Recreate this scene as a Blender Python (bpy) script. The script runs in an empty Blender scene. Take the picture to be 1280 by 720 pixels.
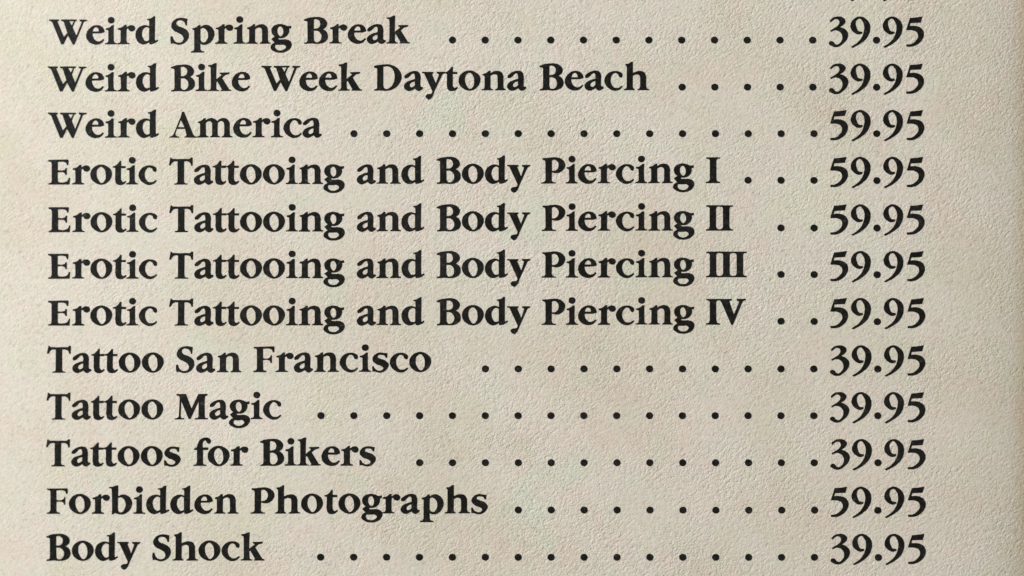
import bpy, math, random
from mathutils import Vector, noise
from mathutils.geometry import tessellate_polygon

random.seed(4)
scene = bpy.context.scene
COL = scene.collection

# ------------------------------------------------------------------ scale
# the photographed patch of the page is about 93 mm wide; U is one 1/1280 of it
U = 0.093 / 1280.0
PAGE_Z = 0.0030                         # the page lies on the leaves under it, 3 mm above the table

def wx(px): return (px - 640.0) * U
def wy(py): return (360.0 - py) * U

# ------------------------------------------------------------------ camera
cam_d = bpy.data.cameras.new('camera')
cam = bpy.data.objects.new('camera', cam_d)
COL.objects.link(cam)
cam_d.sensor_width = 36.0
cam_d.lens = 85.0
cam_d.clip_start = 0.005
cam_d.clip_end = 20.0
cam.location = (0.0, 0.0, PAGE_Z + 0.093 * 85.0 / 36.0)
cam.rotation_euler = (0.0, 0.0, 0.0)
scene.camera = cam
cam_d.dof.use_dof = True
cam_d.dof.focus_distance = cam.location.z - PAGE_Z
cam_d.dof.aperture_fstop = 2.6

# ------------------------------------------------------------------ world, lamps, exposure
world = bpy.data.worlds.new('World')
scene.world = world
world.use_nodes = True
bg = world.node_tree.nodes['Background']
bg.inputs['Color'].default_value = (1.0, 0.93, 0.82, 1)
bg.inputs['Strength'].default_value = 0.27

def area(name, loc, target, size, power, colour):
    d = bpy.data.lights.new(name, 'AREA')
    d.shape = 'RECTANGLE'
    d.size, d.size_y = size
    d.energy = power
    d.color = colour
    o = bpy.data.objects.new(name, d)
    COL.objects.link(o)
    o.location = loc
    o.rotation_euler = (Vector(target) - Vector(loc)).to_track_quat('-Z', 'Y').to_euler()
    return o

# window-like soft light from the upper left, low over the page
area('window_light', (-0.56, 0.31, 0.235), (0, 0, PAGE_Z), (0.12, 0.12), 8.25, (1.0, 0.986, 0.948))
# unseen cool lamp, added so its glare greys the ink of the left-hand titles
area('added_glare_light', (-0.150, 0.085, 0.275), (-0.04, 0.02, PAGE_Z), (0.07, 0.07), 0.095, (0.72, 0.87, 1.0))

scene.view_settings.view_transform = 'Standard'
scene.view_settings.look = 'None'
scene.view_settings.exposure = 0.0
scene.view_settings.gamma = 1.0

# ------------------------------------------------------------------ materials
def new_mat(name):
    m = bpy.data.materials.new(name)
    m.use_nodes = True
    nt = m.node_tree
    b = nt.nodes['Principled BSDF']
    return m, nt, b

def nd(nt, kind, **kw):
    n = nt.nodes.new(kind)
    for k, v in kw.items():
        setattr(n, k, v)
    return n

def mapped(nt, scale, rot=0.0, loc=(0, 0, 0)):
    """object coordinates in page pixels, turned and stretched"""
    tc = nd(nt, 'ShaderNodeTexCoord')
    m1 = nd(nt, 'ShaderNodeMapping')
    m1.inputs['Rotation'].default_value = (0, 0, rot)
    nt.links.new(tc.outputs['Object'], m1.inputs['Vector'])
    m2 = nd(nt, 'ShaderNodeMapping')
    m2.inputs['Scale'].default_value = (scale[0] / U, scale[1] / U, 1.0 / U * scale[1])
    m2.inputs['Location'].default_value = loc
    nt.links.new(m1.outputs['Vector'], m2.inputs['Vector'])
    return m2.outputs['Vector']

def fbm(nt, vec, detail=2.0, rough=0.5, scale=1.0):
    n = nd(nt, 'ShaderNodeTexNoise')
    n.inputs['Scale'].default_value = scale
    n.inputs['Detail'].default_value = detail
    n.inputs['Roughness'].default_value = rough
    nt.links.new(vec, n.inputs['Vector'])
    return n

def ramp(nt, fac, stops):
    r = nd(nt, 'ShaderNodeValToRGB')
    cr = r.color_ramp
    while len(cr.elements) < len(stops):
        cr.elements.new(0.5)
    for e, (p, c) in zip(cr.elements, stops):
        e.position = p
        e.color = (c[0], c[1], c[2], 1)
    nt.links.new(fac, r.inputs['Fac'])
    return r.outputs['Color']

def mixc(nt, mode, fac, a, b):
    m = nd(nt, 'ShaderNodeMix', data_type='RGBA', blend_type=mode)
    if isinstance(fac, float):
        m.inputs[0].default_value = fac
    else:
        nt.links.new(fac, m.inputs[0])
    nt.links.new(a, m.inputs[6])
    if isinstance(b, tuple):
        m.inputs[7].default_value = b
    else:
        nt.links.new(b, m.inputs[7])
    return m.outputs[2]

def paper_tooth(nt, strength, dist):
    """pulp grain: small pits and short fibres; the leaf is smoother towards its left"""
    def math_n(op, x, y, z=None):
        n = nd(nt, 'ShaderNodeMath', operation=op)
        for k, v in enumerate((x, y, z)):
            if v is None:
                continue
            if isinstance(v, (int, float)):
                n.inputs[k].default_value = v
            else:
                nt.links.new(v, n.inputs[k])
        return n.outputs[0]
    fib = fbm(nt, mapped(nt, (0.22, 0.30), math.radians(-36)), 3.0, 0.66).outputs['Fac']
    grain = fbm(nt, mapped(nt, (0.42, 0.46), math.radians(15), (7, 3, 0)), 2.0, 0.6).outputs['Fac']
    flat = nd(nt, 'ShaderNodeMapRange', interpolation_type='SMOOTHSTEP')   # flat pulp broken by pits
    flat.inputs['From Min'].default_value = 0.30
    flat.inputs['From Max'].default_value = 0.56
    nt.links.new(fib, flat.inputs['Value'])
    fib = flat.outputs[0]
    vo = nd(nt, 'ShaderNodeTexVoronoi', feature='F1')
    vo.inputs['Scale'].default_value = 1.0
    nt.links.new(mapped(nt, (0.14, 0.18), math.radians(-25), (2, 8, 0)), vo.inputs['Vector'])
    pit = nd(nt, 'ShaderNodeMapRange', interpolation_type='SMOOTHSTEP')
    pit.inputs['From Min'].default_value = 0.05
    pit.inputs['From Max'].default_value = 0.42
    nt.links.new(vo.outputs['Distance'], pit.inputs['Value'])
    h = math_n('MULTIPLY_ADD', grain, 0.75, math_n('MULTIPLY', fib, 0.46))
    h = math_n('MULTIPLY_ADD', pit.outputs[0], 0.26, h)
    patch = fbm(nt, mapped(nt, (0.011, 0.013), 0.5, (21, 5, 0)), 2.0, 0.5).outputs['Fac']
    tc = nd(nt, 'ShaderNodeTexCoord')
    sx = nd(nt, 'ShaderNodeSeparateXYZ')
    nt.links.new(tc.outputs['Object'], sx.inputs[0])
    gx = nd(nt, 'ShaderNodeMapRange')
    gx.inputs['From Min'].default_value = wx(0)
    gx.inputs['From Max'].default_value = wx(700)
    gx.inputs['To Min'].default_value = 0.50
    gx.inputs['To Max'].default_value = 1.0
    nt.links.new(sx.outputs['X'], gx.inputs['Value'])
    k = math_n('MULTIPLY', gx.outputs[0], math_n('MULTIPLY_ADD', patch, 2.4, -0.2))
    h = math_n('MULTIPLY', math_n('SUBTRACT', h, 0.8), k)
    bp = nd(nt, 'ShaderNodeBump')
    bp.inputs['Strength'].default_value = strength
    bp.inputs['Distance'].default_value = dist
    nt.links.new(h, bp.inputs['Height'])
    return bp.outputs['Normal']

# paper
PAPER, nt, b = new_mat('newsprint_paper')
base = ramp(nt, fbm(nt, mapped(nt, (0.012, 0.012)), 3.0, 0.55).outputs['Fac'],
            [(0.30, (0.69, 0.668, 0.568)), (0.45, (0.70, 0.668, 0.605)),
             (0.56, (0.722, 0.660, 0.598)), (0.70, (0.67, 0.675, 0.59))])
tint = ramp(nt, fbm(nt, mapped(nt, (0.038, 0.038), 0.4, (40, 11, 3)), 3.0, 0.5).outputs['Fac'],
            [(0.30, (0.972, 1.0, 0.965)), (0.5, (1, 1, 1)), (0.70, (1.0, 0.972, 0.958))])
base = mixc(nt, 'MULTIPLY', 1.0, base, tint)
cloud = ramp(nt, fbm(nt, mapped(nt, (0.0052, 0.0075), 0.7, (5, 33, 9)), 4.0, 0.6).outputs['Fac'],
             [(0.30, (1.03, 1.03, 1.03)), (0.48, (1.0, 0.995, 0.98)), (0.62, (0.965, 0.945, 0.90)), (0.78, (0.93, 0.895, 0.83))])
base = mixc(nt, 'MULTIPLY', 1.0, base, cloud)
speck = ramp(nt, fbm(nt, mapped(nt, (0.20, 0.26), -0.6, (3, 90, 0)), 2.0, 0.65).outputs['Fac'],
             [(0.24, (0.72, 0.71, 0.70)), (0.40, (0.95, 0.95, 0.945)), (0.56, (1.0, 1.0, 1.0)), (0.76, (1.07, 1.07, 1.07))])
base = mixc(nt, 'MULTIPLY', 1.0, base, speck)
# brown ageing along the cut edge of the leaf
tc = nd(nt, 'ShaderNodeTexCoord')
sx = nd(nt, 'ShaderNodeSeparateXYZ')
nt.links.new(tc.outputs['Object'], sx.inputs[0])
mr = nd(nt, 'ShaderNodeMapRange', interpolation_type='SMOOTHSTEP')
mr.inputs['From Min'].default_value = wx(1258)
mr.inputs['From Max'].default_value = wx(1292)
nt.links.new(sx.outputs['X'], mr.inputs['Value'])
base = mixc(nt, 'MULTIPLY', mr.outputs[0], base, (0.88, 0.80, 0.66, 1))
nt.links.new(base, b.inputs['Base Color'])
b.inputs['Roughness'].default_value = 0.85
b.inputs['Specular IOR Level'].default_value = 0.25
nt.links.new(paper_tooth(nt, 1.0, 0.000036), b.inputs['Normal'])

# ink
INK, nt, b = new_mat('printing_ink')
ic = ramp(nt, fbm(nt, mapped(nt, (0.20, 0.20), 0.3), 3.0, 0.65).outputs['Fac'],
          [(0.30, (0.003, 0.003, 0.0025)), (0.50, (0.006, 0.006, 0.0052)), (0.64, (0.016, 0.016, 0.0145)), (0.78, (0.07, 0.067, 0.06))])
thin = ramp(nt, fbm(nt, mapped(nt, (0.0075, 0.011), 0.2, (61, 4, 2)), 3.0, 0.55).outputs['Fac'],
            [(0.45, (0.0, 0.0, 0.0)), (0.75, (0.007, 0.007, 0.007))])
ic = mixc(nt, 'ADD', 1.0, ic, thin)
nt.links.new(ic, b.inputs['Base Color'])
b.inputs['Roughness'].default_value = 0.40
b.inputs['Specular IOR Level'].default_value = 0.22
nt.links.new(paper_tooth(nt, 1.0, 0.000016), b.inputs['Normal'])

# table under the leaf
TABLE, nt, b = new_mat('table_surface')
tcx = ramp(nt, fbm(nt, mapped(nt, (0.002, 0.02)), 3.0, 0.6).outputs['Fac'],
           [(0.3, (0.16, 0.12, 0.085)), (0.7, (0.24, 0.18, 0.13))])
nt.links.new(tcx, b.inputs['Base Color'])
b.inputs['Roughness'].default_value = 0.6

# ------------------------------------------------------------------ the page sheet
X0, X1, Y0, Y1 = -230.0, 1312.0, -330.0, 1060.0     # edges of the leaf in page pixels
SHEET = 0.00012

def page_z(px, py):
    z = PAGE_Z
    z += 0.00005 * math.sin(px / 210.0 + py / 340.0) + 0.00004 * math.sin(py / 150.0 - px / 400.0)
    if px < 480:                                     # and sinks towards the fold on its left
        t = (480.0 - px) / 480.0
        z -= 0.0008 * t ** 2.0
    if px > 1150:                                    # the leaf rolls down towards its cut edge
        t = (px - 1150.0) / (X1 - 1150.0)
        z -= 0.0006 * t ** 4.0
    return z

def mesh_obj(name, verts, faces, mat, parent=None, smooth=False):
    me = bpy.data.meshes.new(name)
    me.from_pydata(verts, [], faces)
    me.update()
    me.materials.append(mat)
    if smooth:
        for p in me.polygons:
            p.use_smooth = True
    o = bpy.data.objects.new(name, me)
    COL.objects.link(o)
    if parent:
        o.parent = parent
    return o

CAM_Z = cam.location.z
def pt(px, py, dz=0.0):
    """point of the leaf under page pixel px, py (print positions were measured from above)"""
    z = page_z(px, py)
    k = (CAM_Z - z) / (CAM_Z - PAGE_Z)
    return (wx(px) * k, wy(py) * k, z + dz)

NX, NY = 150, 110
V, F = [], []
for side in (0, 1):
    for j in range(NY + 1):
        for i in range(NX + 1):
            px = X0 + (X1 - X0) * i / NX
            py = Y0 + (Y1 - Y0) * j / NY
            V.append(pt(px, py, -side * SHEET))
N1 = (NX + 1) * (NY + 1)
def vid(i, j, s): return s * N1 + j * (NX + 1) + i
for j in range(NY):
    for i in range(NX):
        F.append((vid(i, j, 0), vid(i, j + 1, 0), vid(i + 1, j + 1, 0), vid(i + 1, j, 0)))
        F.append((vid(i, j, 1), vid(i + 1, j, 1), vid(i + 1, j + 1, 1), vid(i, j + 1, 1)))
for i in range(NX):
    F.append((vid(i, 0, 0), vid(i + 1, 0, 0), vid(i + 1, 0, 1), vid(i, 0, 1)))
    F.append((vid(i + 1, NY, 0), vid(i, NY, 0), vid(i, NY, 1), vid(i + 1, NY, 1)))
for j in range(NY):
    F.append((vid(0, j + 1, 0), vid(0, j, 0), vid(0, j, 1), vid(0, j + 1, 1)))
    F.append((vid(NX, j, 0), vid(NX, j + 1, 0), vid(NX, j + 1, 1), vid(NX, j, 1)))
page = mesh_obj('printed_page', V, F, PAPER, smooth=True)
page['label'] = 'cream newsprint catalogue page printed with black titles, dot leaders and prices'
page['category'] = 'printed page'

# ------------------------------------------------------------------ letterforms
# each glyph: baseline height, then closed outlines; a point marked * lies on a smooth curve
# (y runs down; 16 units are one page pixel)
G = {
'W': (568, '38,74 232,76 232,98 200,112 334,428 408,350 332,120 283,100 283,76 592,76 592,97 558,110 512,232 524,270 582,402 698,122 655,104 655,76 805,80 805,97 738,118 548,578 518,578 416,395 326,574 282,574 104,136 72,108* 38,96',
      '440,105 541,105 492,198'),
'e': (590, '932,352 925,305* 880,242* 775,212* 660,252* 588,340* 566,430* 598,520* 680,584* 770,602* 865,576* 930,505 908,490 865,528* 815,542* 745,512* 702,450* 688,375 865,372',
      '694,338 708,292* 765,250* 814,285* 822,340'),
'i': (618, '598,306 665,288* 725,240 756,240 753,400 755,555 772,590* 816,604 816,621 585,621 585,605 636,588* 651,550 650,350 640,336 598,328',
      '705,76* 752,93* 771,139* 752,185* 705,203* 658,185* 639,139* 658,93*'),
'r': (618, '48,304 115,288* 185,235 216,235 216,292 258,258* 320,242* 370,262* 388,305* 368,348* 318,364* 272,346* 240,308* 214,328 212,550 224,588* 270,604 270,622 35,622 35,605 84,588* 100,550 98,350 88,334 48,326'),
'd': (458, '345,-40 415,-54* 472,-94 502,-94 497,60 495,360 504,392* 552,378 560,400 500,442* 425,466 390,462 384,424 320,458* 245,468* 165,425* 112,330* 110,240* 160,142* 240,94* 310,84* 386,104 386,10 376,-18 345,-22',
      '382,142 330,120* 268,152* 234,240* 252,340* 310,404* 352,402* 382,384'),
'n': (602, '783,286 855,264* 908,220 938,220 938,272 990,240* 1070,220* 1155,246* 1193,320* 1195,420 1197,538 1210,574* 1247,590 1247,606 1038,606 1038,591 1072,574* 1085,538 1085,370 1073,308* 1030,283* 982,291* 940,320 938,538 950,574* 987,591 987,606 765,606 765,591 812,574* 825,538 825,335 812,312 783,306'),
'h': (636, '760,124 825,114* 880,78 906,78 904,200 904,304 960,278* 1050,260* 1132,288* 1168,362* 1170,450 1172,570 1184,606* 1227,623 1227,640 1003,640 1003,625 1042,606* 1055,570 1055,410 1043,350* 1000,328* 952,332* 905,356 903,570 912,606* 940,623 940,640 730,640 730,625 775,606* 788,570 788,190 782,160 760,144'),
'a': (626, '100,348 140,308* 220,262* 305,243* 385,264* 418,330* 420,430 416,520 430,560* 464,564 473,588 432,622* 385,641* 340,622* 312,590 265,618* 180,640* 112,602* 94,540* 132,478* 215,434* 312,404 312,340* 290,294* 250,300* 208,342* 155,382* 108,386',
      '312,448 240,474* 204,528* 230,568* 272,562* 312,528'),
'S': (560, '438,58 466,66 458,130 454,194 436,198 402,124* 342,92* 272,100* 242,142* 268,196* 360,238* 450,288* 494,370* 474,474* 400,550* 290,579* 210,560* 168,548 140,562 128,470 136,414 166,414 190,478* 232,526* 295,542* 360,524* 392,470* 368,400* 288,345* 190,290* 148,218* 166,138* 232,72* 330,46* 395,50*'),
'p': (520, '422,216 492,198* 552,148 580,148 580,196 620,165* 690,145* 790,185* 856,300* 838,410* 770,500* 680,541* 620,540* 576,518 578,625 592,660* 650,680 650,698 393,698 393,680 444,660* 460,625 460,262 450,244 422,238',
      '578,228 630,208* 700,250* 736,350* 710,450* 645,500* 605,486* 578,448'),
'b': (626, '426,96 505,92* 575,66 605,66 602,180 602,284 650,260* 720,250* 812,284* 882,400* 862,510* 775,610* 660,644* 590,630* 538,614 500,640 480,640 487,560 485,190 478,140 462,120 426,114',
      '602,322 650,298* 712,330* 756,430* 738,530* 670,604* 622,592* 598,540'),
'k': (622, '793,108 872,94* 922,68 956,68 952,200 948,398 1058,310 1050,292 1024,282 1024,262 1216,257 1216,282 1132,306 1068,366 1192,565 1214,596* 1250,608 1250,626 1048,626 1048,612 1070,606 972,432 950,447 950,565 964,598* 1008,611 1008,626 785,626 785,611 832,596* 845,560 845,190 836,144 793,126'),
'o': (602, '510,211* 640,255* 700,315* 722,390* 690,500* 610,582* 515,612* 370,562* 306,490* 290,425* 312,325* 390,245*',
      '505,252* 565,295* 600,410* 575,540* 520,582* 450,520* 412,400* 440,290*'),
't': (602, '972,250 1030,230* 1085,182* 1118,138 1139,138 1139,240 1226,240 1226,279 1138,279 1135,450 1142,526* 1178,562* 1226,540 1240,556 1190,602* 1110,619* 1045,590* 1023,520* 1025,400 1025,284 1010,270 972,266'),
'D': (607, '83,120 160,106* 280,94* 370,90* 480,122* 588,210* 632,330* 610,430* 540,530* 430,596* 310,616* 240,607 90,610 90,591 135,576* 148,540 150,195 140,165 83,152',
      '268,136 340,124* 420,152* 480,230* 498,340* 475,460* 410,550* 340,584* 292,570* 267,520'),
'B': (624, '83,148 170,114* 290,98* 400,98* 500,142* 546,220* 530,285* 465,342 522,380* 562,470* 540,560* 460,616* 340,633* 250,626 93,634 93,612 142,596* 155,560 155,200 145,178 83,166',
      '278,141 330,137* 390,170* 412,240* 385,305* 330,329* 278,331', '278,370 340,369* 412,415* 437,490* 412,570* 350,607* 300,592* 278,552'),
'y': (458, '553,94 772,94 772,118 748,132 829,325 894,142 850,118 850,94 1008,94 1008,114 956,142 800,482 770,560* 738,612* 690,644* 642,620* 624,582* 650,546* 700,536* 740,528* 756,500* 757,472 606,142 590,122* 553,112'),
'm': (598, '666,292 732,265* 782,221 814,221 814,268 860,236* 930,218* 1005,240* 1046,280 1100,238* 1165,218* 1250,246* 1290,312* 1292,400 1295,535 1308,570* 1347,586 1347,602 1138,602 1138,588 1178,568* 1188,530 1188,370 1176,305* 1138,274* 1100,280* 1054,312 1050,400 1052,535 1062,570* 1100,586 1100,602 903,602 903,588 938,568* 948,530 948,370 936,305* 898,275* 860,282* 816,314 815,400 817,535 828,570* 867,586 867,602 648,602 648,588 695,568* 705,530 705,338 694,318 666,312'),
'c': (624, '1020,330* 998,376* 966,370* 928,310* 868,286* 810,330* 780,430* 800,520* 862,584* 930,588* 1008,545 1022,560 975,608* 880,641* 760,602* 684,520* 660,440* 690,350* 770,276* 870,250* 960,264* 1008,296*'),
'A': (600, '336,92 378,92 556,540 585,580* 628,590 628,606 388,606 388,591 420,578* 428,552 396,432 230,432 206,512* 206,562* 235,584* 272,591 272,606 88,606 88,591 140,574* 172,534 322,165',
      '312,256 250,402 384,402'),
'E': (628, '90,142 482,136 496,158 487,242 465,242 440,196* 400,180* 277,178 277,354 385,354* 424,336* 440,308 458,308 458,442 436,442 420,406* 382,388* 277,388 277,530 286,582* 335,597* 420,590* 474,564* 505,503 525,503 512,634 93,634 93,614 140,600* 158,560 158,225 148,190* 90,170'),
'T': (604, '112,74 150,100* 220,106* 420,106 500,102* 530,76 556,78 553,232 530,236 505,178* 455,150* 382,148 380,545 394,582* 452,597 452,613 193,613 193,598 246,582* 258,545 258,148 185,150* 142,180* 112,232 83,230'),
'P': (618, '112,122 190,118* 300,106* 390,105* 500,145* 562,240* 532,340* 460,400* 370,416* 294,400 292,550 306,586* 372,606 372,623 93,623 93,606 154,586* 172,550 172,195 158,162 112,144',
      '294,160 340,145* 402,175* 437,250* 415,330* 360,371* 294,376'),
'I': (638, '193,132 460,132 460,152 405,166* 388,200 388,560 404,602* 462,626 462,643 185,643 185,626 246,602* 262,560 262,200 248,170* 193,154'),
'V': (638, '435,132 712,132 712,155 658,174 756,446 866,182 815,160 815,132 992,130 992,150 930,178 735,648 703,648 508,196 488,168* 435,152'),
'F': (582, '53,88 452,80 464,108 460,186 438,190 414,140* 376,122* 237,120 237,314 346,314* 380,294* 396,254 414,254 414,402 392,404 378,366* 342,346* 237,346 237,510 246,546* 302,567 302,586 48,586 48,568 104,546* 120,510 120,150 104,114 53,107'),
'M': (608, '128,108 312,108 432,402 568,108 748,106 748,130 696,150 690,300 692,552 704,586* 757,598 757,615 493,615 493,598 556,584* 572,550 572,256 406,608 370,608 220,252 208,552 218,586* 278,598 278,615 93,615 93,598 150,586* 174,550 192,196 182,152 128,130'),
's': (646, '898,280 916,284 910,366 890,370 858,325* 800,308* 738,320* 720,354* 772,386* 880,430* 942,510* 904,600* 780,667* 700,655* 650,640 622,648 616,545 640,540 680,600* 750,630* 815,616* 840,575* 800,536* 690,490* 622,400* 650,330* 720,280* 790,268* 855,276*'),
'f': (658, '112,322 163,300 184,225* 235,140* 330,102* 415,120* 444,165* 418,216* 384,214* 355,172* 325,155* 287,190* 276,250* 281,304 388,300 388,344 282,344 283,595 300,632* 354,647 354,663 98,663 98,648 150,632* 166,595 170,344 112,344'),
'g': (458, '1076,110 1079,152 1036,164 1040,205* 1020,270* 950,336* 870,353* 830,350 818,378 870,384* 990,384* 1060,414* 1090,475* 1062,560* 970,626* 860,644* 740,616* 670,545* 692,486* 752,445 688,374 756,322 706,272* 687,200* 720,125* 790,85* 870,75* 955,92* 1008,116*',
      '865,117* 906,150* 927,220* 910,290* 868,320* 825,282* 803,200* 825,135*', '768,484 850,486* 945,490* 982,530* 950,576* 860,604* 790,582* 756,530*'),
'3': (560, '132,110 190,55* 280,28* 390,45* 442,110* 410,180* 328,236 420,270* 496,370* 482,460* 400,562* 270,634* 170,612* 116,560* 138,524* 190,524* 240,578* 280,588* 340,550* 386,450* 360,360* 290,308* 220,300* 152,332 142,305 210,265* 290,210* 326,140* 300,86* 255,72* 200,95* 148,138'),
'9': (560, '735,26* 850,68* 930,170* 940,280* 882,440* 760,556* 590,650 562,630 690,545* 775,440* 815,330* 825,220* 790,120* 730,65* 675,90* 650,160* 665,240* 705,315* 782,330 782,360 715,381* 620,342* 551,240* 565,150* 630,65*'),
'5': (570, '212,66 330,56* 458,38 424,152 215,162 198,226 330,226* 440,275* 487,380* 462,480* 370,582* 250,634* 142,634 136,600 240,585* 320,530* 376,430* 350,350* 290,316* 136,304 168,200'),
'.': (560, '1076,432* 1125,451* 1145,498* 1125,545* 1076,564* 1027,545* 1007,498* 1027,451*'),
}
KERN = {'We': -5, 'Da': 55, 'ay': -15, 'yt': -5, 'to': 20, 'at': 0, 'tt': -4, 'dy': -5, 'rb': -5,
        'fo': -52, 'ac': 20, 'Pi': 20, 'ie': 15, 'rc': 10, 'Er': 60, 'Sp': 55, 'ng': 16, 'in': 30,
        'ap': 15, 'Am': 25, 'IV': -22, 'II': 8, 'ro': 25, 'rd': 25, 'ho': 25, '39': 57, '59': 66,
        '9.': 66, '.9': 66, '95': 85, 'Br': 48, 'Sh': 48, 'ti': 18, 'ph': 30, 'ra': 14, 'ri': 25,
        'Ph': 20, 'Fr': 34, 'og': 26, 'gr': 4, 'Ma': 45, 'os': 34}

def outline(txt):
    pts, sm = [], []
    for t in txt.split():
        s = t.endswith('*')
        x, y = t.rstrip('*').split(',')
        pts.append(Vector((float(x), float(y)))); sm.append(s)
    n = len(pts)
    tan = []
    for i in range(n):
        a, c, e = pts[i - 1], pts[i], pts[(i + 1) % n]
        l0, l1 = (c - a).length, (e - c).length
        t = (c - a) / l0 * l1 + (e - c) / l1 * l0
        tan.append(t.normalized() if (sm[i] and t.length > 1e-6) else None)
    out = []
    for i in range(n):
        j = (i + 1) % n
        p, q = pts[i], pts[j]
        out.append(p)
        if tan[i] is None and tan[j] is None:
            continue
        L = (q - p).length
        h0 = p + tan[i] * (L * 0.36) if tan[i] else p + (q - p) * 0.34
        h1 = q - tan[j] * (L * 0.36) if tan[j] else q - (q - p) * 0.34
        for k in range(1, 6):
            u = k / 6.0
            out.append(p * (1 - u) ** 3 + h0 * (3 * u * (1 - u) ** 2) + h1 * (3 * u * u * (1 - u)) + q * u ** 3)
    return out

def sgn_area(c):
    return 0.5 * sum(c[i - 1].x * c[i].y - c[i].x * c[i - 1].y for i in range(len(c)))

def inside(p, c):
    r = False
    for i in range(len(c)):
        a, e = c[i - 1], c[i]
        if (a.y > p.y) != (e.y > p.y) and p.x < (e.x - a.x) * (p.y - a.y) / (e.y - a.y) + a.x:
            r = not r
    return r

GL = {}
GAIN = 0.23
for ch, spec in G.items():
    by, cs = spec[0], [outline(t) for t in spec[1:]]
    xs = [p.x for c in cs for p in c]
    x0, x1 = min(xs), max(xs)
    cs = [[Vector(((p.x - x0) / 16.0, (p.y - by) / 16.0)) for p in c] for c in cs]
    # ink spread: every edge moves out into the paper
    grown = []
    for k, c in enumerate(cs):
        hole = any(m != k and inside(c[0], o) for m, o in enumerate(cs))
        d = GAIN * (1 if sgn_area(c) > 0 else -1) * (-1 if hole else 1)
        g = []
        for i in range(len(c)):
            a, e = c[i - 1], c[(i + 1) % len(c)]
            u, v = (c[i] - a).normalized(), (e - c[i]).normalized()
            nrm = Vector((u.y + v.y, -(u.x + v.x)))
            if nrm.length < 0.5:
                g.append(c[i]); continue
            nrm = nrm / nrm.length
            g.append(c[i] + nrm * (d / max(0.6, nrm.dot(Vector((v.y, -v.x))))))
        grown.append(g)
    cs = grown
    # islands (with their holes)
    groups = []
    for k, c in enumerate(cs):
        holder = [m for m, o in enumerate(cs) if m != k and inside(c[0], o)]
        if not holder:
            groups.append([k] + [m for m in range(len(cs)) if m != k and inside(cs[m][0], c)])
    GL[ch] = ((x1 - x0) / 16.0, cs, groups)

INK_T = 0.000012

def add_glyph(V, F, ch, gx, base, sc=1.0):
    """set one glyph with its left edge at page pixel gx; base(px) gives the baseline"""
    w, cs, groups = GL[ch]
    for g in groups:
        loops = [[Vector((p.x, p.y, 0)) for p in cs[k]] for k in g]
        flat = [p for L in loops for p in L]
        tris = tessellate_polygon(loops)
        off = len(V)
        pos = []
        for p in flat:
            px = gx + p.x * sc
            py = base(px) + p.y * sc
            # ink spreads a little unevenly into the pulp
            jx = noise.noise(Vector((px * 0.8, py * 0.8, 1.7))) * 0.34
            jy = noise.noise(Vector((px * 0.8, py * 0.8, 9.1))) * 0.34
            pos.append((px + jx, py + jy))
        for (px, py) in pos:
            V.append(pt(px, py, INK_T))
        for (px, py) in pos:
            V.append(pt(px, py, -INK_T))
        n = len(flat)
        for t in tris:
            a, b_, c = [Vector((V[off + q][0], V[off + q][1])) for q in t]
            cr = (b_ - a).cross(c - a)
            if abs(cr) < 1e-16:
                continue
            F.append(tuple(off + q for q in (t if cr > 0 else t[::-1])))
        s = 0
        for L in loops:
            m = len(L)
            for i in range(m):
                a, b_ = off + s + i, off + s + (i + 1) % m
                F.append((a, b_, b_ + n, a + n))
            s += m

def set_word(V, F, word, xa, xb, base):
    gaps = [KERN.get(word[i:i + 2], 32) / 16.0 for i in range(len(word) - 1)]
    tot = sum(GL[c][0] for c in word) + sum(gaps)
    need = (xb - xa) - tot
    sc = 1.0
    if gaps:
        per = need / len(gaps)
        if abs(per) > 0.9:                       # spread the rest over the letters themselves
            lim = 0.9 if per > 0 else -0.9
            sc = (xb - xa - sum(gaps) - lim * len(gaps)) / sum(GL[c][0] for c in word)
            per = lim
    else:
        per = 0.0
    x = xa
    for i, c in enumerate(word):
        add_glyph(V, F, c, x, base, sc)
        x += GL[c][0] * sc
        if i < len(gaps):
            x += gaps[i] + per
    return sc, per

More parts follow.
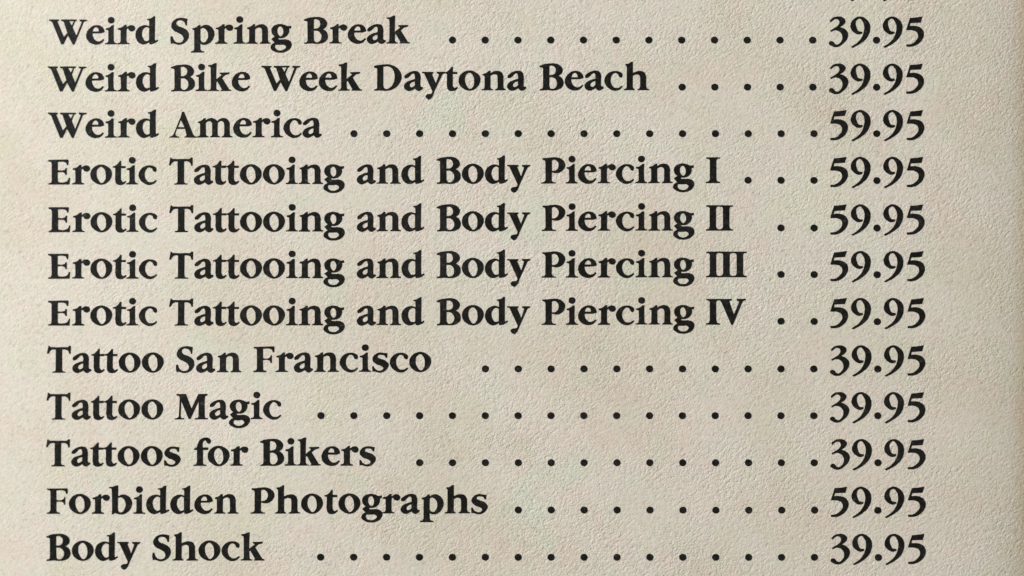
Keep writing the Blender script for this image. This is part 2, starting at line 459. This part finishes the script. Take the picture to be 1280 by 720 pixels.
# ------------------------------------------------------------------ the listing
# per line: words (text, left, right, baseline), first leader dot, leader height, price, its edges and dot height
LINES = [
 ([('Weird', 61.5, 197.5, 54.9), ('Spring', 213, 364.5, 54.3), ('Break', 380, 512, 53.9)], 565.5, 50.0, '39.95', 1036.2, 1154.7, 50.2),
 ([('Weird', 60, 198.4, 113.9), ('Bike', 213.7, 312.5, 113.4), ('Week', 327, 452, 113.0), ('Daytona', 467.5, 657.7, 112.6), ('Beach', 674.3, 811, 112.2)], 852.6, 108.8, '39.95', 1036.4, 1154.8, 109.0),
 ([('Weird', 60, 198.4, 171.7), ('America', 212, 402, 171.2)], 442.3, 167.0, '59.95', 1037.8, 1155.2, 167.0),
 ([('Erotic', 60.5, 195.7, 230.1), ('Tattooing', 211.2, 430.6, 229.8), ('and', 446.1, 529.8, 229.2), ('Body', 545.7, 662.5, 229.1), ('Piercing', 677, 867.6, 228.7), ('I', 882.5, 898.4, 228.3)], 935.0, 225.2, '59.95', 1037.8, 1155.4, 225.6),
 ([('Erotic', 60.7, 196.3, 289.6), ('Tattooing', 211.7, 430.7, 289.2), ('and', 446.1, 530, 288.6), ('Body', 545.8, 662.4, 288.5), ('Piercing', 677, 867.8, 288.0), ('II', 882.5, 916.0, 287.7)], 976.2, 284.8, '59.95', 1037.9, 1155.5, 285.0),
 ([('Erotic', 60.3, 196.3, 347.8), ('Tattooing', 211.7, 430.7, 347.4), ('and', 446.1, 530.3, 347.0), ('Body', 545.7, 662.5, 346.8), ('Piercing', 677, 867.8, 346.4), ('III', 882.5, 933.2, 346.0)], 976.2, 343.0, '59.95', 1038.0, 1155.9, 343.3),
 ([('Erotic', 60.3, 196.3, 406.4), ('Tattooing', 211.6, 430.7, 406.2), ('and', 446.1, 530.3, 406.0), ('Body', 545.8, 662.5, 405.8), ('Piercing', 677, 867.9, 405.4), ('IV', 882.5, 932.0, 405.2)], 976.3, 401.5, '59.95', 1038.0, 1156.4, 402.0),
 ([('Tattoo', 58.9, 204.5, 465.2), ('San', 219.8, 301.4, 464.9), ('Francisco', 316.8, 538.7, 464.4)], 606.7, 461.0, '39.95', 1037.6, 1156.4, 461.2),
 ([('Tattoo', 58.2, 203.8, 523.8), ('Magic', 218.6, 351.3, 523.4)], 401.2, 519.5, '39.95', 1037.5, 1156.5, 519.6),
 ([('Tattoos', 57.6, 225.6, 582.1), ('for', 241.9, 310.2, 581.8), ('Bikers', 324.9, 469.6, 581.5)], 524.5, 578.3, '39.95', 1038.1, 1156.7, 578.4),
 ([('Forbidden', 58.6, 297.6, 641.8), ('Photographs', 313.5, 609.4, 641.3)], 647.8, 637.4, '59.95', 1038.6, 1157.0, 637.9),
 ([('Body', 58.0, 175.2, 700.3), ('Shock', 190.4, 330.2, 700.1)], 400.8, 696.4, '39.95', 1038.4, 1157.1, 696.8),
]
DOT_W = GL['.'][0]

def ramp_base(words):
    xs = [0.5 * (w[1] + w[2]) for w in words]
    ys = [w[3] for w in words]
    def f(px):
        if len(xs) == 1 or px <= xs[0]:
            return ys[0]
        for i in range(1, len(xs)):
            if px <= xs[i]:
                t = (px - xs[i - 1]) / (xs[i] - xs[i - 1])
                return ys[i - 1] * (1 - t) + ys[i] * t
        return ys[-1]
    return f

for words, d0, dy, price, p0, p1, py in LINES:
    text = ' '.join(w[0] for w in words)
    V, F = [], []
    base = ramp_base(words)
    for w, xa, xb, by in words:
        print(w, set_word(V, F, w, xa, xb, base))
    o = mesh_obj('listing_title', V, F, INK, page)
    o['label'] = 'printed title reading ' + text
    V, F = [], []
    last = p0 - 20.4
    n = int(round((last - d0) / 41.08))
    for k in range(n + 1):
        cx = d0 + (last - d0) * k / max(n, 1)
        add_glyph(V, F, '.', cx - DOT_W / 2, lambda q: dy + (py - dy) * 0.5 * k / max(n, 1) + 3.9)
    o = mesh_obj('dot_leader', V, F, INK, page)
    o['label'] = 'row of leader dots after ' + text
    V, F = [], []
    print(price, set_word(V, F, price, p0, p1, lambda q: py + 3.9))
    o = mesh_obj('price', V, F, INK, page)
    o['label'] = 'printed price %s after %s' % (price, text)
# the line above, of which only the feet of the figures come into the picture
V, F = [], []
set_word(V, F, '9.95', 1062.4, 1154.2, lambda q: -8.2 + 3.9)
o = mesh_obj('price', V, F, INK, page)
o['label'] = 'price of the line above, cut off by the top of the picture'

# ------------------------------------------------------------------ surface under the leaf
tv = [(-0.6, -0.5, 0), (0.6, -0.5, 0), (0.6, 0.5, 0), (-0.6, 0.5, 0)]
t = mesh_obj('tabletop', tv + [(x, y, -0.02) for x, y, z in tv],
             [(0, 1, 2, 3), (7, 6, 5, 4), (0, 4, 5, 1), (1, 5, 6, 2), (2, 6, 7, 3), (3, 7, 4, 0)], TABLE)
t['kind'] = 'structure'
